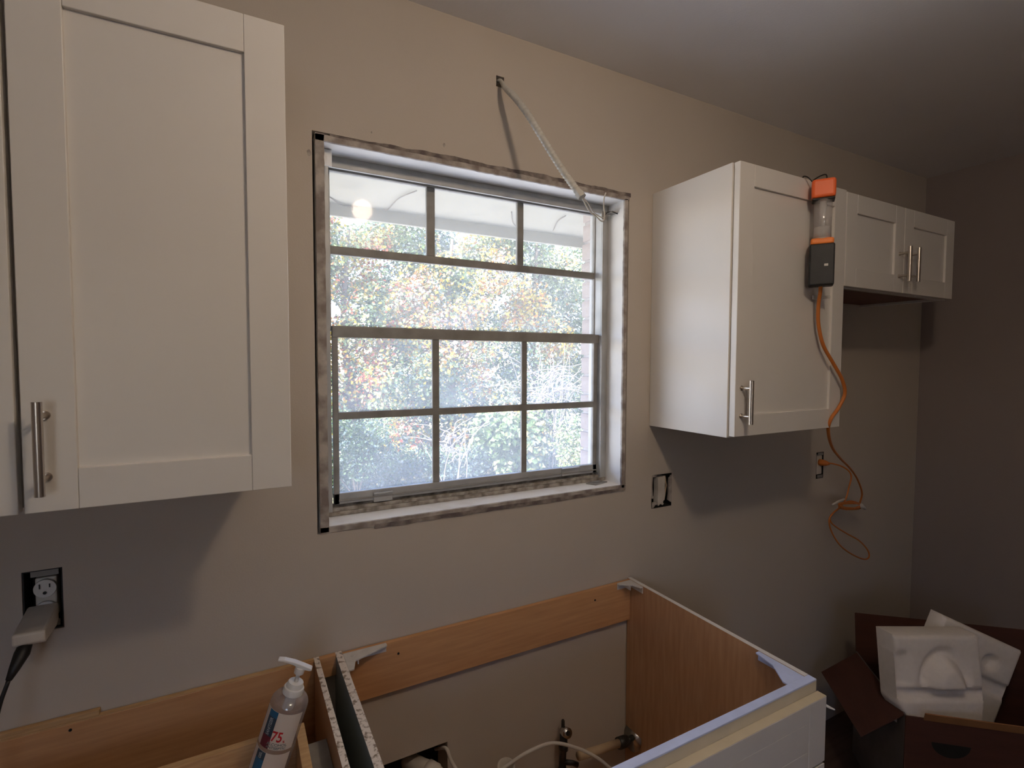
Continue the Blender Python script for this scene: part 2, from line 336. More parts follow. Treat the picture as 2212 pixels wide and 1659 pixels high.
for a, b in ((.236, .256), (.5225, .5405)):
    sub('muntin', a, b, .090, .100, 1.241, 1.432, m_alu, ls); sub('muntin', a, b, .090, .100, 1.451, 1.643, m_alu, ls)
for a, b in LX:
    sub('pane', a, b, .0945, .0965, 1.241, 1.432, m_glass, ls, 0); sub('pane', a, b, .0945, .0965, 1.451, 1.643, m_glass, ls, 0)
for a, b, z in ((.069, .119, 1.212), (.668, .735, 1.219)):
    h = MB((a, .09, z)); h.box(a, b, .084, .088, z-.004, z+.020); h.box(a, b, .077, .086, z+.018, z+.0215)
    o = h.build('lift_handle', m_alul, None, bevel=.0006); o.parent = ls; o.location = Vector((a, .09, z)) - ls.location - win.location
# ragged dust ridge on the sill, keeper plate
kp = MB((.785, .045, 1.187)); kp.prism([(.745, .060), (.808, .074), (.822, .046), (.762, .030)], 'z', 1.1862, 1.190)
kp.prism([(.765, .056), (.795, .063), (.803, .050), (.774, .042)], 'z', 1.190, 1.1935)
tag(kp.build('keeper_plate', m_alu, bevel=.0008), 'small loose metal latch plate lying on the window sill in the right corner', 'latch plate')

# blind brackets in the head corners
br = thing('blind_bracket', (-.045, .05, 2.075), 'white painted blind bracket in the top left corner of the window opening', 'bracket')
MB((-.045, .05, 2.075)).box(-.0575, -.034, .040, .044, 2.052, 2.091).build('face_plate', m_trimw, br, bevel=.0012)
MB((-.045, .06, 2.09)).box(-.0575, -.034, .044, .072, 2.087, 2.091).build('top_plate', m_trimw, br, bevel=.001)
MB((-.036, .06, 2.07)).box(-.0575, -.0555, .044, .072, 2.052, 2.087).build('side_plate', m_trimw, br)
br = thing('blind_bracket', (.815, .05, 2.06), 'grey metal blind bracket in the top right corner of the window opening', 'bracket')
MB((.81, .05, 2.06)).box(.797, .817, .058, .061, 2.040, 2.066).build('face_plate', m_alu, br, bevel=.001)
MB((.83, .04, 2.063)).box(.817, .8395, .030, .061, 2.058, 2.063).build('arm', m_alu, br, bevel=.001)
MB((.807, .05, 2.05)).prism(circle(.807, 2.052, .003, 10), 'y', .0555, .058).build('screw', m_metal, br)

# ------------------------------------------------------------------ upper cabinets
def handle(par, root, x, z0, z1, yb, yd, r=.006, sub_of=None):
    zc = (z0+z1)/2
    h = MB((x, yb, zc)); h.tube([(x, yb, z0), (x, yb, z1)], r, 20)
    for z in (z0+.021, z1-.021): h.tube([(x, yb, z), (x, yd-.002, z)], .0042, 14); h.tube([(x, yd-.0025, z), (x, yd+.0005, z)], .0065, 14)
    o = h.build('handle', m_metal, None, smooth=True); o.parent = par; o.location = Vector((x, yb, zc)) - par.location - root.location
    o.data.set_sharp_from_angle(angle=.7)
    tag(o, 'brushed nickel bar handle'); return o
def shaker(root, x0, x1, z0, z1, yf, th=.019, fw=.060, hx=None, hz=None, name='door'):
    d = thing(name); d.parent = root; c = Vector(((x0+x1)/2, yf+th/2, (z0+z1)/2)); d.location = c - root.location
    def s(n, a, b, p, q, yy0=yf, yy1=None, bev=.0012):
        cc = Vector(((a+b)/2, yf+th/2, (p+q)/2)); o = MB(cc).box(a, b, yy0, yy1 or yf+th, p, q).build(n, m_cab, None, bevel=bev)
        o.parent = d; o.location = cc - c; return o
    g = .0002
    s('stile', x0, x0+fw, z0, z1); s('stile', x1-fw, x1, z0, z1)
    s('rail', x0+fw+g, x1-fw-g, z0, z0+fw); s('rail', x0+fw+g, x1-fw-g, z1-fw, z1)
    s('panel', x0+fw-.004, x1-fw+.004, z0+fw-.004, z1-fw+.004, yf+.007, yf+th-.002, 0)
    if hx: handle(d, root, hx, hz[0], hz[1], yf-.033, yf)
    return d
YD = -.327
def upper(x0, x1, z0, z1, doors, label, hs, side=m_cab, under=m_cabin, lx=None):
    t = thing('wall_cabinet', ((x0+x1)/2, 0, z0), label, 'cabinet', 'white shaker wall cabinets')
    ym = -.305
    MB(((x0+x1)/2, -.15, (z0+z1)/2)).box(x0, x0+.013, ym, -.001, z0, z1).build('side_panel', m_cab, t, bevel=.0008)
    MB(((x0+x1)/2, -.15, (z0+z1)/2)).box(x1-.013, x1, ym, -.001, z0, z1).build('side_panel', m_cab, t, bevel=.0008)
    MB(((x0+x1)/2, -.15, z1)).box(x0+.013, x1-.013, ym, -.001, z1-.015, z1).build('top_panel', m_cab, t)
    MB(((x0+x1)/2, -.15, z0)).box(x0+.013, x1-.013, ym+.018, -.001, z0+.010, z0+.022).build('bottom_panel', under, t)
    MB(((x0+x1)/2, ym, (z0+z1)/2)).box(x0+.013, x1-.013, -.010, -.004, z0+.022, z1-.015).build('back_panel', m_cab, t)
    f = MB(((x0+x1)/2, ym, (z0+z1)/2)); f.box(x0+.0131, x0+.035, ym+.0005, ym+.018, z0, z1); f.box(x1-.035, x1-.0131, ym+.0005, ym+.018, z0, z1)
    f.box(x0+.035, x1-.035, ym+.0005, ym+.018, z0, z0+.035); f.box(x0+.035, x1-.035, ym+.0005, ym+.018, z1-.035, z1-.0005)
    f.build('face_frame', m_cab, t)
    for (a, b, p, q), h in zip(doors, hs): shaker(t, a, b, p, q, YD, hx=h[0], hz=h[1])
    return t
upper(.957, 1.4655, 1.3715, 2.128, [(.9615, 1.4630, 1.376, 2.127)], 'white shaker wall cabinet right of the window with an orange work light on its door', [(.985, (1.413, 1.533))])
upper(1.467, 2.190, 1.8245, 2.125, [(1.4680, 1.8225, 1.827, 2.123), (1.8245, 2.188, 1.827, 2.123)], 'short wide white wall cabinet at far right with two doors and twin handles', [(1.792, (1.862, 1.981)), (1.852, (1.864, 1.982))])
upper(-.5165, -.196, 1.3715, 2.137, [(-.5130, -.167, 1.3675, 2.1385)], 'large white shaker wall cabinet immediately left of the window, one long bar handle', [(-.487, (1.397, 1.527))])
upper(-1.02, -.5180, 1.3715, 2.137, [(-1.017, -.5195, 1.3675, 2.1385)], 'white wall cabinet cut off by the left edge, beyond the black gap', [(None, None)])

# ------------------------------------------------------------------ base cabinets
t = thing('sink_base_cabinet', (.417, -.3, 0), 'open topped sink base cabinet of birch plywood under the window, white front', 'cabinet')
ZT = .876
MB((-.04, -.3, .45)).box(-.046, -.033, -.598, -.003, .10, ZT-.0005).build('side_core', m_woodv, t)
MB((-.048, -.3, .45)).box(-.0485, -.046, -.598, -.003, .0, ZT-.0005).build('outer_laminate', m_cabside, t)
MB((-.04, -.3, ZT)).box(-.0485, -.033, -.598, -.003, ZT-.0005, ZT).build('chipboard_edge', m_chip, t)
MB((.877, -.3, .45)).box(.8705, .8815, -.598, -.003, .10, ZT-.0005).build('side_core', m_woodv, t)
MB((.882, -.3, .45)).box(.8815, .8835, -.598, -.003, 0, ZT-.0005).build('outer_laminate', m_cab, t)
MB((.877, -.3, ZT)).box(.8705, .8835, -.598, -.003, ZT-.0005, ZT).build('pale_edge', m_edge, t)
o = MB((.42, -.012, .80)).box(-.033, .8705, -.016, -.003, .742, .872).build('back_rail', m_wood, t, bevel=.0008)
for x, z in ((.104, .838), (.728, .838)): MB((x, -.018, z)).prism(circle(x, z, .003, 12), 'y', -.0170, -.0158).build('screw_hole', m_dark, t)
MB((.42, -.61, ZT)).box(-.0485, .8835, -.6175, -.5985, ZT-.004, ZT).build('rail_top_sky_blue', m_skyblue, t, bevel=.0008)  # separate strip, coloured blue in place of sky light
MB((.42, -.61, .85)).box(-.0485, .8835, -.6170, -.5985, .836, ZT-.004).build('front_rail', m_cream, t)
MB((.42, -.61, .5)).box(-.0485, .0, -.6170, -.5985, .10, .836).build('front_stile', m_cab, t)
MB((.86, -.61, .5)).box(.835, .8835, -.6170, -.5985, .10, .836).build('front_stile', m_cab, t)
d = thing('false_front'); d.parent = t; d.location = (.0, -.33, .76)
def ch(name, x0, x1, y0, y1, z0, z1, m, par, root, bev=.001):
    cc = Vector(((x0+x1)/2, (y0+y1)/2, (z0+z1)/2)); o = MB(cc).box(x0, x1, y0, y1, z0, z1).build(name, m, None, bevel=bev)
    o.parent = par; o.location = cc - par.location - root.location; return o
X0d, X1d = -.042, .8875
ch('stile', X0d, X0d+.06, -.638, -.6175, .700, .8475, m_cab, d, t); ch('stile', X1d-.06, X1d, -.638, -.6175, .700, .8475, m_cab, d, t)
ch('rail', X0d+.0602, X1d-.0602, -.638, -.6175, .806, .8475, m_cab, d, t); ch('rail', X0d+.0602, X1d-.0602, -.638, -.6175, .700, .742, m_cab, d, t)
ch('panel', X0d+.0602, X1d-.0602, -.6379, -.6185, .7422, .8058, m_cab, d, t, .0004)
ch('top_edge_band', X0d+.0005, X1d-.0005, -.6375, -.618, .8475, .8482, m_cream, d, t, 0)
for a, b in ((-.042, .421), (.425, .8875)):
    d = thing('door'); d.parent = t; d.location = ((a+b)/2-.417, -.33, .40)
    ch('stile', a, a+.06, -.638, -.6175, .11, .694, m_cab, d, t); ch('stile', b-.06, b, -.638, -.6175, .11, .694, m_cab, d, t)
    ch('rail', a+.0602, b-.0602, -.638, -.6175, .634, .694, m_cab, d, t); ch('rail', a+.0602, b-.0602, -.638, -.6175, .11, .17, m_cab, d, t)
    ch('panel', a+.056, b-.056, -.631, -.6195, .166, .638, m_cab, d, t, 0)
MB((.42, -.3, .11)).box(-.033, .8705, -.598, -.003, .10, .112).build('floor_panel', m_wood, t)
MB((.42, -.5, .05)).box(-.046, .8815, -.545, -.53, 0, .10).build('toe_board', m_cab, t)
MB((-.067, -.012, .85)).box(-.0855, -.0485, -.018, -.003, .828, ZT).build('filler_strip', m_wood, t, bevel=.0008)
# corner braces (white moulded triangles, webbed)
def brace(cx, cy, sx, sy, L=.075, W=.075, par=t, m=m_brace, z1=ZT-.001):
    z0 = z1-.022
    P = [(cx, cy), (cx+sx*L, cy), (cx+sx*L, cy+sy*.012), (cx+sx*.022, cy+sy*W*.55), (cx+sx*.012, cy+sy*W), (cx, cy+sy*W)]
    b = MB((cx, cy, z1)); b.prism(P, 'z', z1-.004, z1)
    b.box(*sorted((cx, cx+sx*L)), *sorted((cy, cy+sy*.003)), z0, z1-.004); b.box(*sorted((cx, cx+sx*.003)), *sorted((cy, cy+sy*W)), z0, z1-.004)
    b.box(*sorted((cx+sx*.028, cx+sx*.031)), *sorted((cy, cy+sy*.035)), z0+.006, z1-.004)
    b.tube([(cx+sx*.02, cy+sy*.02, z1-.003), (cx+sx*.02, cy+sy*.02, z1+.0006)], .005, 12)
    return b.build('corner_brace', m, par, bevel=.0008)
brace(-.0325, -.0165, 1, -1, .105, .075); brace(.870, -.0165, -1, -1, .055, .06); brace(.870, -.598, -1, 1, .060, .115, m=m_skyblue); brace(-.0325, -.598, 1, 1, .06, .09)  # front right brace takes the painted sky blue too
for x, z in ((.046, .866), (.036, .861)): MB((x, -.018, z)).prism(circle(x, z, .003, 10), 'y', -.021, -.0165).build('screw', m_black, t)
sp = MB((.895, -.64, .822)); sp.tube([(.886, -.632, .826), (.893, -.640, .822), (.903, -.647, .817)], [.0035, .003, .0015], 8)
sp.build('splinter_tab', m_edge, t)

t = thing('base_cabinet', (-.39, -.3, 0), 'open topped birch base cabinet at lower left with a drawer box inside', 'cabinet')
MB((-.091, -.3, .45)).box(-.0975, -.0865, -.605, -.003, .0, ZT-.0005).build('side_core', m_woodv, t)
MB((-.086, -.3, .45)).box(-.0865, -.0855, -.605, -.003, .0, ZT-.0005).build('outer_laminate', m_cabside, t)
MB((-.091, -.3, ZT)).box(-.0975, -.0855, -.605, -.003, ZT-.0005, ZT).build('chipboard_edge', m_chip, t)
MB((-.70, -.3, .45)).box(-.712, -.70, -.605, -.003, .0, ZT).build('side_core', m_woodv, t)
MB((-.4, -.012, .8)).box(-.70, -.0975, -.016, -.003, .70, .8735).build('back_rail', m_wood, t, bevel=.0008)
MB((-.4, -.012, .875)).box(-.70, -.0975, -.015, -.004, .8735, ZT+.0005).build('rail_top_edge', m_pine, t)
MB((-.6, -.012, .88)).box(-.70, -.500, -.014, -.002, ZT+.0005, .887).build('ledger_scrap', m_pine, t, bevel=.001)
MB((-.54, -.018, .86)).prism(circle(-.545, .863, .0028, 12), 'y', -.0172, -.0158).build('screw_hole', m_dark, t)
MB((-.4, -.61, .8)).box(-.712, -.0855, -.617, -.605, .0, ZT).build('front_panel', m_cab, t)
MB((-.4, -.3, .11)).box(-.70, -.0975, -.605, -.003, .10, .112).build('floor_panel', m_wood, t)
MB((-.4, -.01, .4)).box(-.70, -.0975, -.006, -.003, .112, .70).build('back_panel', m_wood, t)
d = thing('drawer'); d.parent = t; d.location = (0, -.1, .8)
ch('drawer_back', -.66, -.1565, -.207, -.192, .765, .853, m_pine, d, t)
ch('drawer_side', -.1565, -.1395, -.58, -.192, .765, .853, m_pine, d, t)
ch('drawer_side', -.675, -.66, -.58, -.192, .765, .853, m_pine, d, t)
ch('drawer_front', -.66, -.1565, -.58, -.565, .765, .853, m_pine, d, t)
ch('drawer_bottom', -.66, -.1565, -.565, -.207, .766, .772, m_wood, d, t)
for xx in (-.1385, -.692): ch('slide', xx, xx+.0405 if xx > -.5 else xx+.0165, -.58, -.20, .79, .81, m_alu, d, t) if xx < -.5 else ch('slide', -.1392, -.098, -.58, -.20, .79, .81, m_alu, d, t)

# ------------------------------------------------------------------ sanitizer bottle leaning in the drawer
Bp = Vector((-.2231, -.2638, .7956)); Tp = Vector((-.1424, -.2863, 1.0551)); ax = (Tp-Bp).normalized(); HB = (Tp-Bp).length
tocam = (Vector(cam.matrix_world.translation) - (Bp+Tp)/2); e2 = (tocam - ax*tocam.dot(ax)).normalized(); e1 = (-e2).cross(ax).normalized()   # e1: image right, e2: towards viewer
if e1.dot(R_) < 0: e1 = -e1
BM = Matrix((e1, -e2, ax)).transposed().to_4x4()
bo = thing('sanitizer_bottle', Bp, 'clear pump bottle of sanitizer with white label leaning in the left cabinet drawer', 'bottle')
bo.rotation_euler = BM.to_euler()
def lathe(name, prof, m, par, n=40, smooth=True, off=(0, 0)):
    bm = bmesh.new(); rings = [[bm.verts.new((off[0]+r*math.cos(2*PI*k/n), off[1]+r*math.sin(2*PI*k/n), z)) for k in range(n)] for r, z in prof]
    for a, b in zip(rings, rings[1:]):
        for k in range(n): bm.faces.new((a[k], a[(k+1) % n], b[(k+1) % n], b[k]))
    bm.faces.new(rings[0][::-1]); bm.faces.new(rings[-1]); bmesh.ops.recalc_face_normals(bm, faces=bm.faces)
    me = bpy.data.meshes.new(name); bm.to_mesh(me); bm.free(); me.materials.append(m)
    if smooth: me.shade_smooth(); me.set_sharp_from_angle(angle=.6)
    o = bpy.data.objects.new(name, me); C.objects.link(o); o.parent = par; return o
RB = .0330
body = lathe('body', [(RB-.004, -.0205), (RB-.001, -.0185), (RB, -.0145), (RB, .172), (RB-.001, .177), (RB-.004, .182), (RB-.010, .186), (.0170, .1885), (.0155, .190)], m_gel, bo)
lathe('closure', [(.0180, .189), (.0180, .1985), (.0172, .2000), (.0150, .2010), (.0140, .2080), (.0130, .2097)], m_plas, bo)
lathe('dip_tube', [(.0100, .160), (.0100, .188)], m_plas, bo)
lathe('pump_stem', [(.0036, .2095), (.0036, .230)], m_plas, bo)
pk = lathe('pump_head', [(.0085, .2255), (.0092, .2325), (.0085, .2365), (.0050, .2380)], m_plas, bo)
noz = MB(); L = [(x_*1.05, z_-.0225) for x_, z_ in [(-.0, .258), (.016, .2575), (.020, .2585), (.019, .262), (.004, .2655), (-.012, .2685), (-.030, .2695), (-.040, .2680), (-.040, .2650), (-.030, .2655), (-.012, .263)]]
noz.prism(L, 'y', -.0062, .0062); no = noz.build('nozzle', m_plas, None, bevel=.0012); no.parent = bo
def wrap(name, a0, a1, z0, z1, r, m, slant=0, n=24, th=.0003):      # angle a: 0 faces the viewer, + goes to image right
    bm = bmesh.new(); L = []
    for i in range(n+1):
        a = a0+(a1-a0)*i/n; L.append([bm.verts.new((rr*math.sin(a), -rr*math.cos(a), z)) for rr, z in ((r, z0), (r, z1), (r+th, z1), (r+th, z0))])
    for p, q in zip(L, L[1:]):
        for k in range(4): bm.faces.new((p[k], p[(k+1) % 4], q[(k+1) % 4], q[k]))
    bm.faces.new(L[0]); bm.faces.new(L[-1]); bmesh.ops.recalc_face_normals(bm, faces=bm.faces)
    me = bpy.data.meshes.new(name); bm.to_mesh(me); bm.free(); me.materials.append(m); me.shade_smooth(); me.set_sharp_from_angle(angle=.6)
    o = bpy.data.objects.new(name, me); C.objects.link(o); o.parent = bo; return o
wrap('label', -1.30, .98, .1035, .169, RB+.0002, m_label); wrap('label_lower', -1.30, .98, .004, .096, RB+.0002, m_label)
wrap('label_stripe', -.90, -.34, .1575, .169, RB+.0006, m_lblue); wrap('label_stripe', -.90, -.34, .1245, .1575, RB+.0006, m_lnavy)
wrap('label_stripe', -.90, -.34, .1035, .1245, RB+.0006, m_lred); wrap('label_stripe', -.90, -.34, .082, .096, RB+.0006, m_lnavy); wrap('label_stripe', -.90, -.34, .004, .082, RB+.0006, m_lblue)
def text(name, s, size, m, a, z, rot=0, sx=1.0, r=RB+.0010):
    cu = bpy.data.curves.new(name, 'FONT'); cu.body = s; cu.size = size; cu.extrude = .00008; cu.offset = size*.018; cu.align_x = 'CENTER'; cu.align_y = 'CENTER'
    to = bpy.data.objects.new('t', cu); C.objects.link(to); bpy.context.view_layer.update()
    me = bpy.data.meshes.new_from_object(to.evaluated_get(bpy.context.evaluated_depsgraph_get())); bpy.data.objects.remove(to)
    for v in me.vertices:
        x, y, d = v.co.x*sx, v.co.y, v.co.z
        if rot: x, y = -y, x
        an = a + x/r; v.co = Vector(((r+d)*math.sin(an), -(r+d)*math.cos(an), z+y))
    me.materials.clear(); me.materials.append(m); o = bpy.data.objects.new(name, me); C.objects.link(o); o.parent = bo; o.name = name; return o
text('print', 'SANITIZER', .0090, m_twhite, -.62, .1410, rot=1, sx=.72)
text('print', '75', .0250, m_tred, -.05, .1270, sx=.80); text('print', '%', .0060, m_tred, .35, .1200)
text('print', 'ALCOHOL', .0066, m_tgrey, .05, .1135, sx=1.15); text('print', 'ANTISEPTIC', .0060, m_tgrey, .05, .1075, sx=1.1)
text('print', 'GEL', .0080, m_twhite, -.62, .0885, rot=1, sx=.8)

# ------------------------------------------------------------------ plumbing inside the sink cabinet
def tg(name, pts, r, m, label, cat, k=8, n=12):
    o = MB(pts[0]).tube(catmull(pts, k), r, n).build(name, m, smooth=True); return tag(o, label, cat)
tg('white_cable', [(.225, .045, .50), (.235, -.01, .535), (.243, -.03, .51), (.262, -.06, .485), (.31, -.085, .475), (.37, -.09, .487), (.44, -.10, .512), (.52, -.10, .508), (.60, -.11, .47), (.66, -.13, .43), (.70, -.15, .39)], .0048, m_wirew, 'thin white cable arching from the wall hole across the sink cabinet', 'cable')
sv = thing('stop_valve', (.59, -.03, .40), 'dark metal water stop valve standing upright in the middle of the sink cabinet', 'valve')
MB((.59, -.03, .42)).tube([(.592, -.04, .30), (.593, -.04, .33), (.594, -.04, .36), (.594, -.04, .362), (.595, -.04, .42), (.597, -.04, .421), (.597, -.04, .438), (.597, -.04, .44), (.598, -.04, .47)], [.014, .014, .014, .011, .011, .0145, .0145, .012, .012], 16).build('stem', m_valve, sv, smooth=True)
MB((.6, -.05, .48)).tube([(.598, -.035, .475), (.598, -.046, .478), (.598, -.062, .484)], [.012, .0145, .0145], 18).build('outlet_cap', m_chrome, sv, smooth=True)
MB((.6, -.064, .485)).tube([(.598, -.0615, .4838), (.598, -.0635, .4848)], .007, 16).build('bore', m_black, sv)
MB((.6, -.04, .49)).tube([(.598, -.036, .485), (.599, -.034, .505), (.599, -.034, .508)], [.006, .005, .003], 12).build('tip', m_valve, sv, smooth=True)
MB((.61, -.05, .38)).tube([(.595, -.045, .385), (.62, -.055, .38), (.635, -.06, .372)], [.008, .0075, .008], 14).build('side_lever', m_valve, sv, smooth=True)
pp = thing('supply_pipe', (.75, -.08, .4), 'horizontal beige supply pipe ending in a round flange on the right cabinet side', 'pipe')
MB((.7, -.06, .4)).tube([(.628, -.075, .412), (.71, -.066, .395), (.80, -.052, .374)], .0125, 18).build('pipe', m_pvc, pp, smooth=True)
MB((.82, -.05, .37)).tube([(.797, -.052, .374), (.80, -.052, .373), (.835, -.046, .365), (.842, -.045, .363)], [.013, .018, .018, .015], 18).build('coupling', m_valve, pp, smooth=True)
MB((.86, -.04, .36)).tube([(.866, -.042, .362), (.8700, -.042, .361)], [.040, .037], 24).build('flange', m_chrome, pp, smooth=True)
MB((.855, -.04, .36)).tube([(.842, -.045, .363), (.867, -.042, .362)], .009, 14).build('nipple', m_valve, pp)
dp = thing('drain_stub', (.37, -.12, .42), 'open round white drain pipe end pointing up in the sink cabinet', 'pipe')
cx, cy, cz = .378, -.088, .487
ringo = MB((cx, cy, cz)); n = 28
P = [(cx, cy+.03, .30), (cx, cy, .46), (cx, cy-.012, cz)]
bm_ = ringo.bm; prof = [(.0225, -.17), (.0225, -.03), (.0245, -.03), (.0245, 0), (.0205, 0), (.0205, -.10)]
tilt = Euler((math.radians(14), math.radians(-6), 0)).to_matrix(); rings = [[bm_.verts.new(tilt @ Vector((r*math.cos(2*PI*k/n), r*math.sin(2*PI*k/n), z))) for k in range(n)] for r, z in prof]
for a, b in zip(rings, rings[1:]):
    for k in range(n): bm_.faces.new((a[k], a[(k+1) % n], b[(k+1) % n], b[k]))
ringo.build('pipe_end', m_pvcw, dp, smooth=True)
MB((cx, cy, cz-.03)).prism(circle(cx, cy, .0205, 24), 'z', cz-.028, cz-.026).build('test_cap', m_pvc, dp)
dr = thing('drain_pipe', (.16, 0, .44), 'grubby white drain elbow poking out of the dark hole in the wall', 'pipe')
MB((.2, 0, .5)).tube(catmull([(.15, .06, .485), (.17, .0, .50), (.185, -.03, .505), (.205, -.055, .49), (.215, -.06, .45), (.215, -.06, .38)], 5), .022, 20).build('elbow', m_pvcw, dr, smooth=True)
MB((.2, 0, .5)).tube([(.178, -.02, .503), (.192, -.042, .501)], .0265, 22).build('collar', m_pvcw, dr, smooth=True)
MB((.1, 0, .45)).tube([(.09, -.03, .50), (.15, -.03, .497)], .019, 18).build('arm', m_pvcw, dr, smooth=True)
MB((.1, 0, .45)).tube([(.03, -.035, .48), (.03, -.035, .45), (.09, -.03, .50)][0:2], .015, 14).build('branch', m_pvcw, dr, smooth=True)
for (a, b) in (((.058, .077), (.398, .540)),): tag(MB((.15, .079, .47)).box(.056, .242, .074, .079, .396, .544).build('hole_backing', m_dark), None, None, None, 'structure')

# ------------------------------------------------------------------ electrical boxes in the wall
eb = thing('electrical_outlet', (-.582, 0, 1.12), 'bare wall outlet without cover at lower left, white receptacle in a black hole', 'outlet')
b = MB((-.582, .03, 1.12)); b.box(-.6115, -.6095, .002, .053, 1.0625, 1.1815); b.box(-.5545, -.5525, .002, .053, 1.0625, 1.1815); b.box(-.6095, -.5545, .002, .053, 1.0625, 1.0645); b.box(-.6095, -.5545, .002, .053, 1.1795, 1.1815); b.box(-.6095, -.5545, .051, .054, 1.0645, 1.1795)
b.build('box', m_black, eb)
r_ = MB((-.580, -.001, 1.122)); r_.box(-.5965, -.5640, .012, .040, 1.083, 1.163); r_.build('receptacle_block', m_pvcw, eb, bevel=.003)
cp = MB((-.580, .008, 1.146)); cp.prism([(x*1.0, z) for x, z in circle(-.580, 1.143, .0175, 28)], 'y', .004, .012); cp.build('socket_face', m_plas, eb, bevel=.001)
cp = MB((-.580, .008, 1.1)); cp.prism(circle(-.580, 1.100, .0175, 28), 'y', .004, .012); cp.build('socket_face', m_plas, eb, bevel=.001)
for zc in (1.143, 1.100):
    s_ = MB((-.58, .003, zc)); s_.box(-.5885, -.5865, .0030, .0042, zc+.001, zc+.010); s_.box(-.5735, -.5715, .0030, .0042, zc+.002, zc+.009); s_.prism(circle(-.580, zc-.008, .003, 12), 'y', .0030, .0042); s_.build('slot', m_black, eb)
st = MB((-.58, .01, 1.17)); st.box(-.602, -.560, .010, .0115, 1.166, 1.1785); st.build('strap', m_alu, eb, bevel=.001)
st = MB((-.58, .01, 1.075)); st.box(-.602, -.560, .010, .0115, 1.065, 1.078); st.build('strap', m_alu, eb, bevel=.001)
pa = thing('plug_adapter', (-.585, -.02, 1.095), 'pale plug adapter with a black cord pushed into the lower left outlet', 'plug')
q = MB((-.585, -.02, 1.095)); q.prism([(.0038, 1.114), (.0038, 1.080), (-.012, 1.072), (-.075, 1.072), (-.082, 1.078), (-.082, 1.097), (-.03, 1.106)], 'x', -.606, -.560)
q.build('body', m_pvcw, pa, bevel=.004, seg=3)
MB((-.59, -.1, 1.08)).tube([(-.590, -.070, 1.0725), (-.592, -.082, 1.062), (-.598, -.097, 1.045), (-.604, -.105, 1.03)], [.010, .0115, .008, .0045], 14).build('strain_relief', m_black, pa, smooth=True)
cpts = catmull([(-.604, -.105, 1.03), (-.615, -.112, .99), (-.625, -.115, .93), (-.638, -.118, .87), (-.650, -.120, .80), (-.66, -.13, .885-.2)], 8)
MB((-.62, -.11, .9)).tube(cpts, .0032, 10).build('cord', m_black, pa, smooth=True)

sw = thing('switch_box', (1.018, 0, 1.145), 'ragged wall box cut out right of the window, holding a painted metal switch body', 'electrical box')
b = MB((1.018, .03, 1.145)); b.box(.9725, .9745, .0, .058, 1.0895, 1.2025); b.box(1.0615, 1.0635, .0, .058, 1.0895, 1.2025); b.box(.9745, 1.0615, .0, .058, 1.0895, 1.0915); b.box(.9745, 1.0615, .0, .058, 1.2005, 1.2025); b.box(.9745, 1.0615, .056, .059, 1.0915, 1.2005)
b.build('box', m_dark, sw)
jag = [(1.002, 1.099), (1.001, 1.118), (1.003, 1.15), (1.001, 1.192), (1.008, 1.194), (1.020, 1.193), (1.030, 1.196), (1.034, 1.192), (1.033, 1.15), (1.036, 1.13), (1.033, 1.112), (1.028, 1.110), (1.026, 1.104), (1.030, 1.099), (1.024, 1.095), (1.016, 1.101), (1.010, 1.098), (1.006, 1.094)]
MB((1.018, .0, 1.145)).prism(jag, 'y', .0005, .022).build('switch_body', m_pvcw, sw, bevel=.0012)
for P in ([(.972, 1.203), (.972, 1.125), (.978, 1.123), (.984, 1.127), (.978, 1.134), (.976, 1.16), (.977, 1.196), (.990, 1.197), (.996, 1.201)],
          [(.973, 1.090), (.975, 1.104), (.984, 1.110), (.994, 1.108), (.997, 1.102), (.988, 1.099), (.982, 1.092)],
          [(1.064, 1.204), (1.060, 1.19), (1.053, 1.185), (1.050, 1.16), (1.052, 1.13), (1.049, 1.11), (1.064, 1.10)]):
    MB((1.018, .0, 1.145)).prism(P, 'y', -.0008, .006).build('plaster_crumb', m_rough, sw)
MB((1.045, .01, 1.17)).tube([(1.041, .010, 1.193), (1.046, .008, 1.16), (1.043, .012, 1.12)], .0022, 8).build('wire', m_pvc, sw)

eo = thing('electrical_outlet', (1.918, 0, 1.148), 'uncovered outlet under the right wall cabinet, an orange cord plugged in', 'outlet')
b = MB((1.918, .03, 1.148)); b.box(1.8925, 1.8945, .0, .048, 1.0925, 1.2035); b.box(1.9415, 1.9435, .0, .048, 1.0925, 1.2035); b.box(1.8945, 1.9415, .0, .048, 1.0925, 1.0945); b.box(1.8945, 1.9415, .0, .048, 1.2015, 1.2035); b.box(1.8945, 1.9415, .046, .049, 1.0945, 1.2015)
b.build('box', m_dark, eo)
MB((1.925, .0, 1.148)).box(1.904, 1.9405, .004, .030, 1.108, 1.188).build('receptacle', m_pvcw, eo, bevel=.003)
MB((1.925, .0, 1.148)).box(1.906, 1.9405, .0005, .003, 1.094, 1.106).build('strap', m_alu, eo); MB((1.925, .0, 1.148)).box(1.906, 1.9405, .0005, .003, 1.190, 1.2015).build('strap', m_alu, eo)

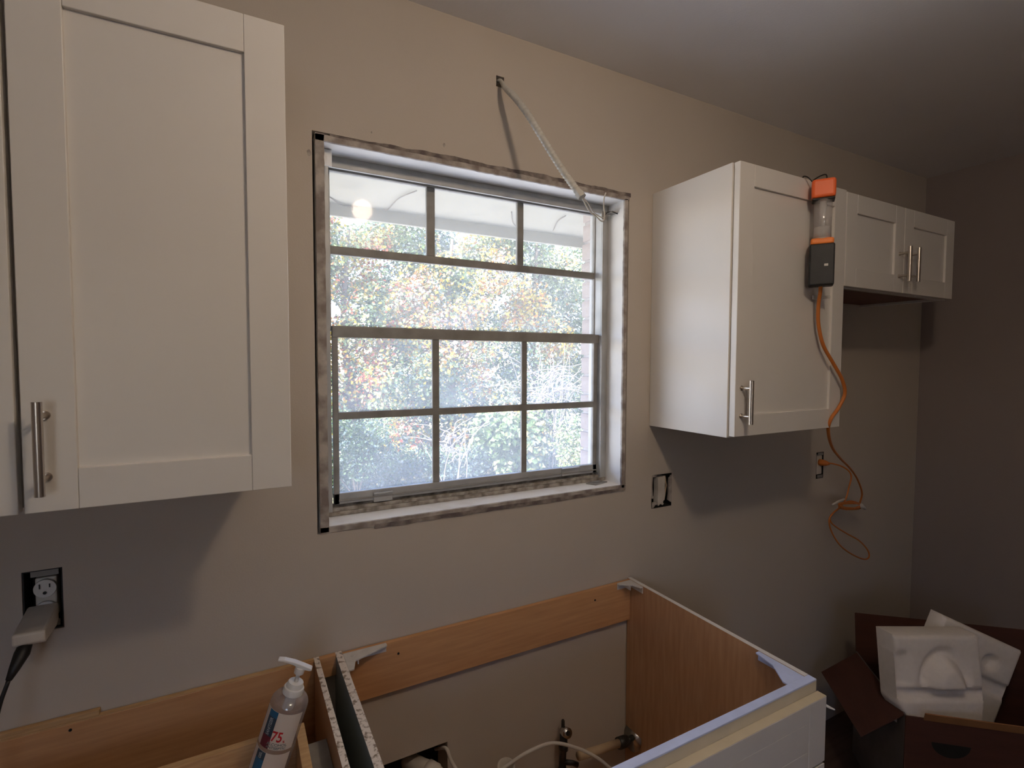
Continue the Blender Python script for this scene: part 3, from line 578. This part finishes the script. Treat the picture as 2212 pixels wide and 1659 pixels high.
# ------------------------------------------------------------------ conduit from the wall above the window
def rp(u, v, y):   # point seen at pixel (u, v) at depth plane y, used only to read the wire's course off the photo
    d_ = F_ + R_*((u-1106)/1109.4) - U_*((v-829.5)/1109.4); c_ = M.translation; return c_ + d_*((y-c_.y)/d_.y)
cd = thing('electrical_conduit', (.40, 0, 2.34), 'flexible ribbed white conduit hanging from a wall hole above the window', 'conduit')
cp = catmull([(.398, .045, 2.352), (.400, .0, 2.345), rp(1091, 190, -.035), rp(1112, 210, -.075), rp(1140, 247, -.115), rp(1168, 292, -.150), rp(1196, 338, -.182), rp(1224, 381, -.212), rp(1249, 415, -.238)], 26)
rr = [(.0052 if i < 40 else min(.0082, .0052+(i-40)*.0001))*(1.10 if i % 4 < 2 else .90) for i in range(len(cp))]
MB((.44, -.15, 2.2)).tube(cp, rr, 16).build('ribbed_tube', m_conduit, cd, smooth=True)
e = cp[-1]; dv = (cp[-1]-cp[-6]).normalized()
MB(e).tube([e-dv*.006, e+dv*.002, e+dv*.0025, e+dv*.018], [.0095, .0095, .0115, .0115], 6).build('connector', m_conduit, cd, bevel=.0008)
e2_ = e+dv*.014
w1 = catmull([e2_, rp(1266, 444, -.235), rp(1275, 458, -.225), rp(1287, 467, -.215), rp(1298, 477, -.205), rp(1304, 476, -.20), rp(1306, 462, -.20), rp(1304, 445, -.20), rp(1305, 428, -.205), rp(1309, 416, -.21)], 8)
MB(e).tube(w1, .0017, 8).build('white_wire', m_wirew, cd, smooth=True)
w2 = catmull([e2_+Vector((.002, 0, 0)), rp(1271, 440, -.235), rp(1280, 456, -.22), rp(1292, 466, -.205), rp(1303, 470, -.195), rp(1308, 463, -.19), rp(1314, 458, -.185), rp(1322, 458, -.18)], 8)
MB(e).tube(w2, .0014, 8).build('bare_wire', m_wirew, cd, smooth=True)
MB(e).tube(catmull([rp(1306, 466, -.192), rp(1312, 459, -.187), rp(1322, 457.5, -.18), rp(1334, 462, -.175)], 6), .0014, 8).build('black_wire', m_black, cd, smooth=True)

# ------------------------------------------------------------------ work light on the right cabinet and its cord
wl = thing('work_light', (1.27, -.36, 1.82), 'orange and black hand work light with clear tube hanging on the right cabinet door', 'work light')
def on(name, x0, x1, z0, z1, y0, y1, m, bev=.006, seg=3):
    return MB((1.268, -.370, (z0+z1)/2)).box(1.268+x0, 1.268+x1, -.370+y0, -.370+y1, z0, z1, (0, 0, -1.0), (1.268, -.370, z0)).build(name, m, wl, bevel=bev, seg=seg)
on('end_cap', -.0305, .0305, 2.058, 2.112, -.024, .024, m_orange, .008)
on('seal', -.029, .029, 2.051, 2.058, -.022, .022, m_black, .003)
MB((1.268, -.370, 2.0)).tube([(1.268, -.370, 1.945), (1.268, -.370, 2.053)], .0235, 28).build('clear_tube', m_clear, wl, smooth=True)
MB((1.268, -.370, 1.96)).tube([(1.268, -.370, 1.940), (1.268, -.370, 1.976)], .0215, 28).build('bulb_socket', m_plas, wl, smooth=True)
MB((1.268, -.370, 2.02)).tube([(1.268, -.370, 1.975), (1.268, -.370, 2.052)], .009, 16).build('bulb', m_plas, wl, smooth=True)
on('collar', -.0295, .0295, 1.924, 1.943, -.023, .023, m_orange2, .006)
on('case', -.0320, .0320, 1.806, 1.926, -.026, .026, m_blackp, .005)
on('switch_button', .006, .016, 1.860, 1.867, -.0275, -.0255, m_plas, .001)
MB((1.24, -.33, 2.12)).tube(catmull([(1.252, -.350, 2.106), (1.242, -.340, 2.124), (1.244, -.325, 2.133), (1.248, -.318, 2.130)], 5), .0018, 8).build('hook', m_black, wl, smooth=True)
MB((1.30, -.33, 2.12)).tube(catmull([(1.280, -.372, 2.108), (1.292, -.362, 2.134), (1.298, -.340, 2.138), (1.296, -.318, 2.130)], 5), .0018, 8).build('hook', m_black, wl, smooth=True)
cc = [rp(1773, 610, -.367), rp(1772, 630, -.362), rp(1768, 660, -.350), rp(1768, 700, -.345), rp(1778, 745, -.345), rp(1800, 785, -.348), rp(1819, 820, -.35), rp(1825, 850, -.345), rp(1812, 880, -.338), rp(1795, 905, -.333), rp(1789, 930, -.315), rp(1797, 965, -.27), rp(1815, 990, -.22), rp(1835, 1010, -.17), rp(1852, 1035, -.13), rp(1862, 1065, -.10), rp(1857, 1088, -.085)]
path = catmull(cc, 7); rl = [.0052 if i < 70 else max(.0034, .0052-(i-70)*.0001) for i in range(len(path))]
ec = thing('orange_cord', cc[0], 'long orange cord trailing from the work light down to the wall outlet', 'cord')
MB(cc[5]).tube(path, rl, 10).build('upper_run', m_cord, ec, smooth=True)
l2 = catmull([(1.922, .004, 1.160), (1.925, -.03, 1.160), rp(1795, 1001, -.045), rp(1815, 1006, -.06), rp(1832, 1016, -.075), rp(1839, 1030, -.08), rp(1834, 1052, -.08), rp(1828, 1075, -.08), rp(1818, 1092, -.08), rp(1800, 1108, -.08), rp(1791, 1124, -.08), rp(1797, 1150, -.08), rp(1815, 1178, -.08), rp(1840, 1197, -.08), rp(1866, 1208, -.08), rp(1877, 1203, -.08), rp(1874, 1188, -.07), rp(1856, 1168, -.065), rp(1830, 1153, -.06), rp(1806, 1138, -.06), rp(1794, 1126, -.06), rp(1796, 1112, -.06), rp(1818, 1094, -.07)], 7)
MB((2.0, -.05, 1.0)).tube(l2, .0030, 9).build('lower_loop', m_cord, ec, smooth=True)
MB((1.922, -.01, 1.16)).tube([(1.922, .0035, 1.160), (1.922, -.004, 1.160), (1.924, -.022, 1.160), (1.926, -.036, 1.160)], [.014, .014, .011, .005], 16).build('plug', m_cord, ec, smooth=True)
random.seed(3)
cl = [rp(1818+24*math.cos(a)+18+random.uniform(-3, 3), 1092+7*math.sin(a)+random.uniform(-3, 3), -.08-.02*math.sin(a*.5)) for a in [i*1.3 for i in range(22)]]
MB(cl[0]).tube(catmull(cl, 5), .0028, 8).build('coiled_bundle', m_cord, ec, smooth=True)
tw = MB(cl[0]); tw.tube([rp(1798, 1090, -.08), rp(1812, 1083, -.08), rp(1824, 1078, -.08)], [.003, .005, .004], 8); tw.tube([rp(1852, 1088, -.08), rp(1860, 1092, -.085), rp(1869, 1099, -.09)], [.006, .010, .005], 10)
tw.build('plastic_tie', m_plas, ec, smooth=True)
cl_ = thing('cord_clip', rp(1762, 643, -.335), 'small clear adhesive hook on the right cabinet door just below the work light', 'hook')
a = rp(1763, 643, -.330)
MB(a).box(a.x-.016, a.x+.020, -.331, -.3272, a.z-.006, a.z+.006).build('pad', m_plas, cl_, bevel=.001)
MB(a).box(a.x+.012, a.x+.020, -.362, -.331, a.z-.004, a.z+.004).build('hook_arm', m_plas, cl_, bevel=.001)

# ------------------------------------------------------------------ cardboard box with foam packing, lower right
A = Vector((1.675, -.45, 0)); ab = Vector((.75, -.66, 0)).normalized(); ad = Vector((.66, .75, 0)).normalized()
BX = Matrix((ab, ad, Vector((0, 0, 1)))).transposed().to_4x4(); BX.translation = A
cb = thing('cardboard_box', A, 'open dark brown cardboard box on the floor at lower right holding foam packing', 'box'); cb.rotation_euler = BX.to_euler()
def cbx(name, x0, x1, y0, y1, z0, z1, m=m_card, rot=None, piv=None, bev=.001):
    o = MB().box(x0, x1, y0, y1, z0, z1, rot, piv).build(name, m, None, bevel=bev); o.parent = cb; return o
LB, DB, HBx = .62, .39, .42
fp = MB(); fp.prism([(0, 0), (LB, 0), (LB, HBx), (.26, HBx)] + [(.19+.07*math.cos(t_), HBx-.055+.055*math.sin(t_)) for t_ in []] + [(0, HBx)], 'y', 0, .005)
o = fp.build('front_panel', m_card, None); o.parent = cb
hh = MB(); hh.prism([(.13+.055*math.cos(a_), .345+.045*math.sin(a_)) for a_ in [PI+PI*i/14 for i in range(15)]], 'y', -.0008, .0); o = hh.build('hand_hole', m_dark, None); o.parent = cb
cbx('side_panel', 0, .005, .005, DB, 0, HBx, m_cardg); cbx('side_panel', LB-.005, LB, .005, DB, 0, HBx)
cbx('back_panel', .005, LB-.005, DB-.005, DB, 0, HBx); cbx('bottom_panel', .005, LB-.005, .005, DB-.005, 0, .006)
cbx('back_flap', 0, LB, DB-.004, DB, HBx, HBx+.150, rot=(math.radians(-8), 0, 0), piv=(0, DB, HBx))
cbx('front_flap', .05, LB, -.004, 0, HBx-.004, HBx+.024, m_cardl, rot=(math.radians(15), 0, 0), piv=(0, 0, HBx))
cbx('side_flap', -.16, 0, .01, DB-.01, HBx-.004, HBx, rot=(0, math.radians(-38), 0), piv=(0, 0, HBx))
cbx('side_flap', LB, LB+.20, .01, DB-.01, HBx-.004, HBx, rot=(0, math.radians(40), 0), piv=(LB, 0, HBx))

def foam(name, cen, wv, hv, w, h, th, f, label, outline=None, N=44):
    wv = wv.normalized(); nv = wv.cross(hv).normalized(); hv = nv.cross(wv)      # nv faces the viewer
    if nv.dot(M.translation-cen) < 0: nv = -nv
    bm = bmesh.new(); G = []
    for j in range(N+1):
        row = []
        for i in range(N+1):
            u, v = i/N*2-1, j/N*2-1
            e_ = min(1, (1-abs(u))/.07)*min(1, (1-abs(v))/.07); rd = (1-(1-max(0, min(1, (1-max(abs(u), abs(v)))/.07)))**2)
            uu, vv = (outline(u, v) if outline else (u, v))
            p = wv*(uu*w/2)+hv*(vv*h/2)+nv*(th/2*1 - .012*(1-rd) - f(u, v)*min(1, rd*1.0)); row.append(bm.verts.new(p))
        G.append(row)
    for j in range(N):
        for i in range(N): bm.faces.new((G[j][i], G[j][i+1], G[j+1][i+1], G[j+1][i]))
    rim = [G[0][i] for i in range(N+1)]+[G[j][N] for j in range(1, N+1)]+[G[N][i] for i in range(N-1, -1, -1)]+[G[j][0] for j in range(N-1, 0, -1)]
    back = [bm.verts.new(v_.co - nv*(nv.dot(v_.co)+th/2)) for v_ in rim]
    for i in range(len(rim)): j = (i+1) % len(rim); bm.faces.new((rim[i], rim[j], back[j], back[i]))
    bm.faces.new(back); bmesh.ops.recalc_face_normals(bm, faces=bm.faces)
    me = bpy.data.meshes.new(name); bm.to_mesh(me); bm.free(); me.materials.append(m_foam); me.shade_smooth(); me.set_sharp_from_angle(angle=.9)
    o = bpy.data.objects.new(name, me); C.objects.link(o); o.location = cen; return tag(o, label, 'foam packing')
sm = lambda a, b, x: (lambda t_: t_*t_*(3-2*t_))(max(0, min(1, (x-a)/(b-a))))
def pt(u, v, dist): return M.translation + (F_ + R_*((u-1106)/1109.4) - U_*((v-829.5)/1109.4))*dist
hR = Vector((R_.x, R_.y, 0)).normalized()
def f1(u, v):
    q_ = math.hypot((u-.12)/.50, (v+.10)/.68); arch = (1-sm(.50, .95, q_))*sm(-.16, -.06, v)
    groove = sm(-.40, -.30, v)*(1-sm(-.20, -.10, v))
    left = (1-sm(-.82, -.58, u))*(sm(-.2, 0, v))*(1-sm(.50, .75, v)) + .9*(sm(.85, 1.0, q_)*(1-sm(1.05, 1.35, q_)))*sm(-.1, .1, v)
    low = (1-sm(-.70, -.60, v))*0
    return -.030*arch + .022*groove + .018*left + low
def o1(u, v): return (u if v > -.45 else u*(1-.10*sm(.45, .75, -v))+.04*sm(.45, .75, -v), v)
c1 = pt(2010, 1462, 1.76); c2 = pt(2076, 1448, 1.855)
foam('foam_block', c1, hR + Vector((0, 0, .0)), Vector((0, 0, 1)) + .16*Vector((F_.x, F_.y, 0)), .288, .30, .09, f1, 'front white polystyrene block with an arched bulge, standing upright in the cardboard box', o1)
def f2(u, v):
    dent = 1-sm(.10, .22, math.hypot(u-.38, v-.45)); return .02*dent + .016*sm(-.25, -.15, v)*(1-sm(.05, .15, v))
foam('foam_block', c2, (hR*math.cos(.43) - Vector((0, 0, 1))*math.sin(.43)), Vector((0, 0, 1))*math.cos(.43) + hR*math.sin(.43) + .10*Vector((F_.x, F_.y, 0)), .315, .31, .06, f2, 'tilted white polystyrene slab behind the upright block in the cardboard box')
# dark bag-like scrap on the floor left of the box
sc = MB((1.50, -.42, .1)); 
for i in range(6):
    a = i*1.05; sc.box(1.20+.04*i, 1.30+.04*i, -.52+.02*i, -.40+.03*i, .0, .12+.03*(i % 3), (0.2*math.sin(a), .3*math.cos(a), a*.3))
tag(sc.build('scrap_pile', m_black, bevel=.012), 'dark crumpled scrap heap on the floor between sink cabinet and cardboard box', 'scrap')

# ------------------------------------------------------------------ ceiling lamp and vent (seen mirrored in the glass)
clp = thing('ceiling_light', (.35, -1.25, CEIL), 'bare warm bulb on the ceiling, seen as an orange glow mirrored in the window', 'ceiling light')
MB((.35, -1.25, 2.46)).tube([(.35, -1.25, CEIL), (.35, -1.25, 2.462), (.35, -1.25, 2.455)], [.06, .06, .045], 28).build('canopy', m_plas, clp, smooth=True)
MB((.35, -1.25, 2.44)).tube([(.35, -1.25, 2.457), (.35, -1.25, 2.418)], .018, 20).build('lamp_holder', m_plas, clp, smooth=True)
m_bulb = emis('bulb_glow', (1.0, .79, .58), 130)
bm = bmesh.new(); bmesh.ops.create_uvsphere(bm, u_segments=28, v_segments=18, radius=.052)
me = bpy.data.meshes.new('bulb'); bm.to_mesh(me); bm.free(); me.materials.append(m_bulb); me.shade_smooth()
bl = bpy.data.objects.new('bulb', me); C.objects.link(bl); bl.parent = clp; bl.location = (0, 0, 2.368-CEIL)
cv = thing('ceiling_vent', (.29, -1.9, CEIL), 'slatted ceiling vent, seen mirrored in the top left window pane', 'vent')
cvb = MB((.29, -1.9, CEIL-.004)); cvb.box(.10, .48, -1.72, -1.71, CEIL-.008, CEIL-.0005); cvb.box(.10, .48, -1.50, -1.49, CEIL-.008, CEIL-.0005)
cvb.box(.10, .11, -1.71, -1.50, CEIL-.008, CEIL-.0005); cvb.box(.47, .48, -1.71, -1.50, CEIL-.008, CEIL-.0005); cvb.build('vent_frame', m_plas, cv)
for i in range(10): MB((.29, -1.695+.021*i, CEIL-.005)).box(.11, .47, -1.703+.021*i, -1.690+.021*i, CEIL-.006, CEIL-.003, (.5, 0, 0)).build('slat', m_vent, cv)

# ------------------------------------------------------------------ vegetation outside
def leaves(name, par, centres, nl, pal, size=(.035, .07), shell=.55, seed=1, top=99):
    r = np.random.default_rng(seed); cs = np.array([c[:3] for c in centres]); rs = np.array([c[3] for c in centres])
    wgt = rs**2/np.sum(rs**2); idx = r.choice(len(cs), nl, p=wgt)
    d = r.normal(size=(nl, 3)); d /= np.linalg.norm(d, axis=1)[:, None]
    rad = rs[idx]*(shell+(1-shell)*r.random(nl)**.6)*(1+.08*r.normal(size=nl)); p = cs[idx]+d*rad[:, None]
    keep = (p[:, 2] > GZ) & (p[:, 2] < top); p = p[keep]; d = d[keep]; idx = idx[keep]; nl = len(p)
    nrm = d*.5+r.normal(size=(nl, 3))*.6+np.array([-.15, -.35, .55]); nrm /= np.linalg.norm(nrm, axis=1)[:, None]
    a = np.cross(nrm, r.normal(size=(nl, 3))); a /= np.linalg.norm(a, axis=1)[:, None]; b = np.cross(nrm, a)
    s = r.uniform(*size, nl)[:, None]; wd = s*r.uniform(.55, .8, nl)[:, None]
    V = np.stack([p-a*s*.5, p-a*s*.1+b*wd*.5+nrm*s*.08, p+a*s*.5, p-a*s*.1-b*wd*.5+nrm*s*.08], 1).reshape(-1, 3)
    F = np.arange(nl*4).reshape(-1, 4); F = np.concatenate([F[:, [0, 1, 2]], F[:, [0, 2, 3]]])
    me = bpy.data.meshes.new(name); me.from_pydata(V.tolist(), [], F.tolist()); me.materials.append(m_leaf)
    pal = np.array(pal); ph = (np.sin(p[:, 0]*1.7+p[:, 2]*2.1+seed)+np.sin(p[:, 0]*3.5-p[:, 2]*2.9+seed*2)+np.sin(p[:, 1]*3+p[:, 2]*1.5))/3
    q = np.clip((ph+1)/2+r.normal(size=nl)*.16, 0, .999); col = pal[(q*len(pal)).astype(int)]*r.uniform(.36, .78, (nl, 1))
    col = np.repeat(np.clip(col, 0, .9), 4, 0); col = np.concatenate([col, np.ones((len(col), 1))], 1)
    ca = me.color_attributes.new('leaf_colour', 'FLOAT_COLOR', 'POINT'); ca.data.foreach_set('color', col.ravel().astype(np.float32))
    o = bpy.data.objects.new(name, me); C.objects.link(o); o.parent = par; o.location = -par.location; o['kind'] = 'stuff'; return o
G1, G2, G3 = (.10, .17, .06), (.20, .30, .10), (.34, .44, .20); YL, YW, OR, RD, PK, WH = (.88, .66, .06), (.85, .78, .34), (.88, .36, .07), (.65, .15, .07), (.70, .42, .36), (.72, .76, .62); BG = (.16, .24, .22)
GZ = -1.0
TREES = [
 ('vine_covered_tree', (-.45, 10.4), 1.9, 4.9, [G1, BG, G2, G3, WH, G2, YW], 'green vine covered tree furthest left outside the window', 17000),
 ('vine_covered_tree', (1.9, 10.2), 1.25, 5.0, [BG, G1, G2, G3, YW, YL, RD, OR, G3], 'tree with yellow and red patches seen through the left panes', 20000),
 ('vine_covered_tree', (4.2, 10.0), 1.2, 5.0, [G1, G2, BG, G3, YL, YW, OR, PK, WH], 'yellowing autumn tree seen through the middle panes', 20000),
 ('vine_covered_tree', (6.5, 10.0), 1.2, 5.25, [BG, G2, G1, G3, WH, YW, OR, YL], 'tree flecked with orange seen left of the brick reveal', 20000),
 ('vine_covered_tree', (9.2, 10.4), 1.7, 5.25, [G1, G2, G3, WH, YW, G2], 'pale green tree furthest right outside the window', 12000),
 ('dense_tree', (-.2, 14.2), 2.6, 5.7, [G1, BG, G1, G2], 'dark tree standing behind the others at left outside', 12000),
 ('dense_tree', (4.9, 14.0), 2.6, 5.8, [G1, BG, G1, G2], 'dark tree standing behind the others in the centre outside', 16000),
 ('dense_tree', (10.2, 14.2), 2.6, 6.1, [G1, BG, G1, G2], 'dark tree standing behind the others at right outside', 14000)]
for ti, (nm, (x, y), w, h, pal, lab, nl) in enumerate(TREES):
    t = thing(nm, (x, y, GZ), lab, 'tree'); r = np.random.default_rng(40+ti); cen = []
    for j in range(64):
        zz = GZ+.2+(h-.30-GZ-.2)*((j+.5)/64)**.85; rad = .35+.22*r.random(); cen.append((x+w*r.uniform(-1, 1)*.9, y+r.uniform(-.55, .55), zz, rad))
    leaves('foliage', t, cen, nl, pal, seed=ti+1, size=(.055, .12) if nm[0] == 'v' else (.10, .18), top=h)
    MB((x, y, 1)).tube(catmull([(x, y, GZ-.02), (x+.05, y+.05, .8), (x-.08, y, 2.4), (x+.04, y, h-.6)], 5), [.12-.0055*i for i in range(16)], 10).build('trunk', m_bark, t, smooth=True)
    bb = MB((x, y, 1))
    for j in range(18):
        c = cen[j*3]; z0 = max(GZ+.2, c[2]-.6); bb.tube(catmull([(x, y, z0), ((x+c[0])/2, (y+c[1])/2, (z0+c[2])/2+.1), c[:3]], 4), [.03-.0028*i for i in range(9)], 5)
    bb.build('branches', m_bark, t, smooth=True)['kind'] = 'stuff'
def bramble(x, y, z, w, h, n, lab, seed, par=None):
    r = random.Random(seed); t = thing('bare_shrub', (x, y, GZ), lab, 'shrub'); b = MB((x, y, z))
    for i in range(n):
        st = i % 5 == 0
        px, py, pz = x+r.uniform(-w, w)*.5, y+r.uniform(-.2, .2), GZ-.03 if st else z+r.uniform(-h, h*.3)*.6
        dx, dy, dz = r.uniform(-1, 1), r.uniform(-.5, .3), r.uniform(.1, 1); pts = [(px, py, pz)]
        if st: dz = 1.3; dx *= .3
        for k_ in range(6):
            px += dx*w*.28; py += dy*.07; pz += dz*((z-GZ)*.16 if st else h*.14); dx += r.uniform(-.5, .5); dz += r.uniform(-.2, .2) if st else r.uniform(-.55, .3); pts.append((px, py, max(GZ-.03, pz)))
        b.tube(catmull(pts, 3), [.013-.0005*k_ for k_ in range(19)], 4)
    o = b.build('twigs', m_twig, t, smooth=True); o['kind'] = 'stuff'
bramble(5.7, 8.0, 1.1, .75, 1.0, 80, 'tangle of bleached bare twigs outside the right hand panes', 5)
bramble(3.3, 7.6, .05, .36, .7, 30, 'smaller spray of bare pale twigs low outside the middle pane', 6)
for bi, (x, y, w, zt, pal, lab, nl) in enumerate([(1.7, 8.4, .8, .7, [BG, G1, G1, BG, G2], 'low blue green bush at the foot of the left pane view', 5000),
                                     (4.75, 7.9, .75, .62, [G2, G3, G2, YW, WH], 'broad leaved pale vine bush low behind the right muntin', 3000),
                                     (5.9, 6.9, .7, .55, [G3, WH, G2, YW], 'bright low green bush beside the brick reveal', 5500)]):
    t = thing('low_bush', (x, y, GZ), lab, 'bush')
    cen = [(x+random.uniform(-w, w)*.75, y+random.uniform(-.2, .2), random.uniform(GZ+.2, zt-.25), random.uniform(.25, .38)) for _ in range(22)]
    leaves('foliage', t, cen, nl, pal, size=(.09, .17) if bi == 1 else (.04, .08), seed=60+bi)
    bb = MB((x, y, 0))
    for c in cen[:8]: bb.tube([(x, y, GZ-.02), ((x+c[0])/2, c[1], (c[2]+GZ)*.5), c[:3]], [.015, .010, .004], 5)
    bb.build('stems', m_bark, t)['kind'] = 'stuff'
for bi, (x, y, lab) in enumerate([(1.2, 9.1, 'dark brush furthest left at the foot of the trees'), (2.7, 9.15, 'dark brush at the foot of the trees below the left muntin'), (4.2, 9.0, 'dark brush at the foot of the trees in the middle pane'), (5.8, 9.0, 'dark brush at the foot of the trees in the right pane'), (7.4, 9.0, 'dark brush furthest right at the foot of the trees')]):
    t = thing('brush', (x, y, GZ), lab, 'shrub')
    cen = [(x+random.uniform(-.75, .75), y+random.uniform(-.3, .1), random.uniform(GZ+.1, -.35), random.uniform(.22, .34)) for _ in range(26)]
    leaves('foliage', t, cen, 4200, [BG, G1, BG, G1, G2, WH], size=(.04, .09), seed=80+bi)
# creepers along the soffit
for i, P in enumerate([[(812, 470), (838, 452), (862, 428), (900, 412)], [(1105, 460), (1108, 480), (1118, 492)], [(1195, 500), (1205, 478), (1222, 466)], [(712, 428), (735, 446), (760, 462)]]):
    L = []
    for (u, v) in P:
        d_ = F_ + R_*((u-1106)/1109.4) - U_*((v-829.5)/1109.4); t_ = (2.352-M.translation.z)/d_.z; L.append(M.translation+d_*t_)
    L = [Vector((p_.x, min(p_.y, 1.39), 2.352 if k_ else 2.358)) for k_, p_ in enumerate(L)]
    tag(MB(L[0]).tube(catmull(L, 5), .003, 6).build('creeper', m_bark, smooth=True), ['dry creeper stem under the eave seen in the top left pane', 'short creeper curl under the eave beside the right top muntin', 'creeper curl under the eave in the top right pane', 'creeper stem at the far left end under the eave'][i], 'creeper')
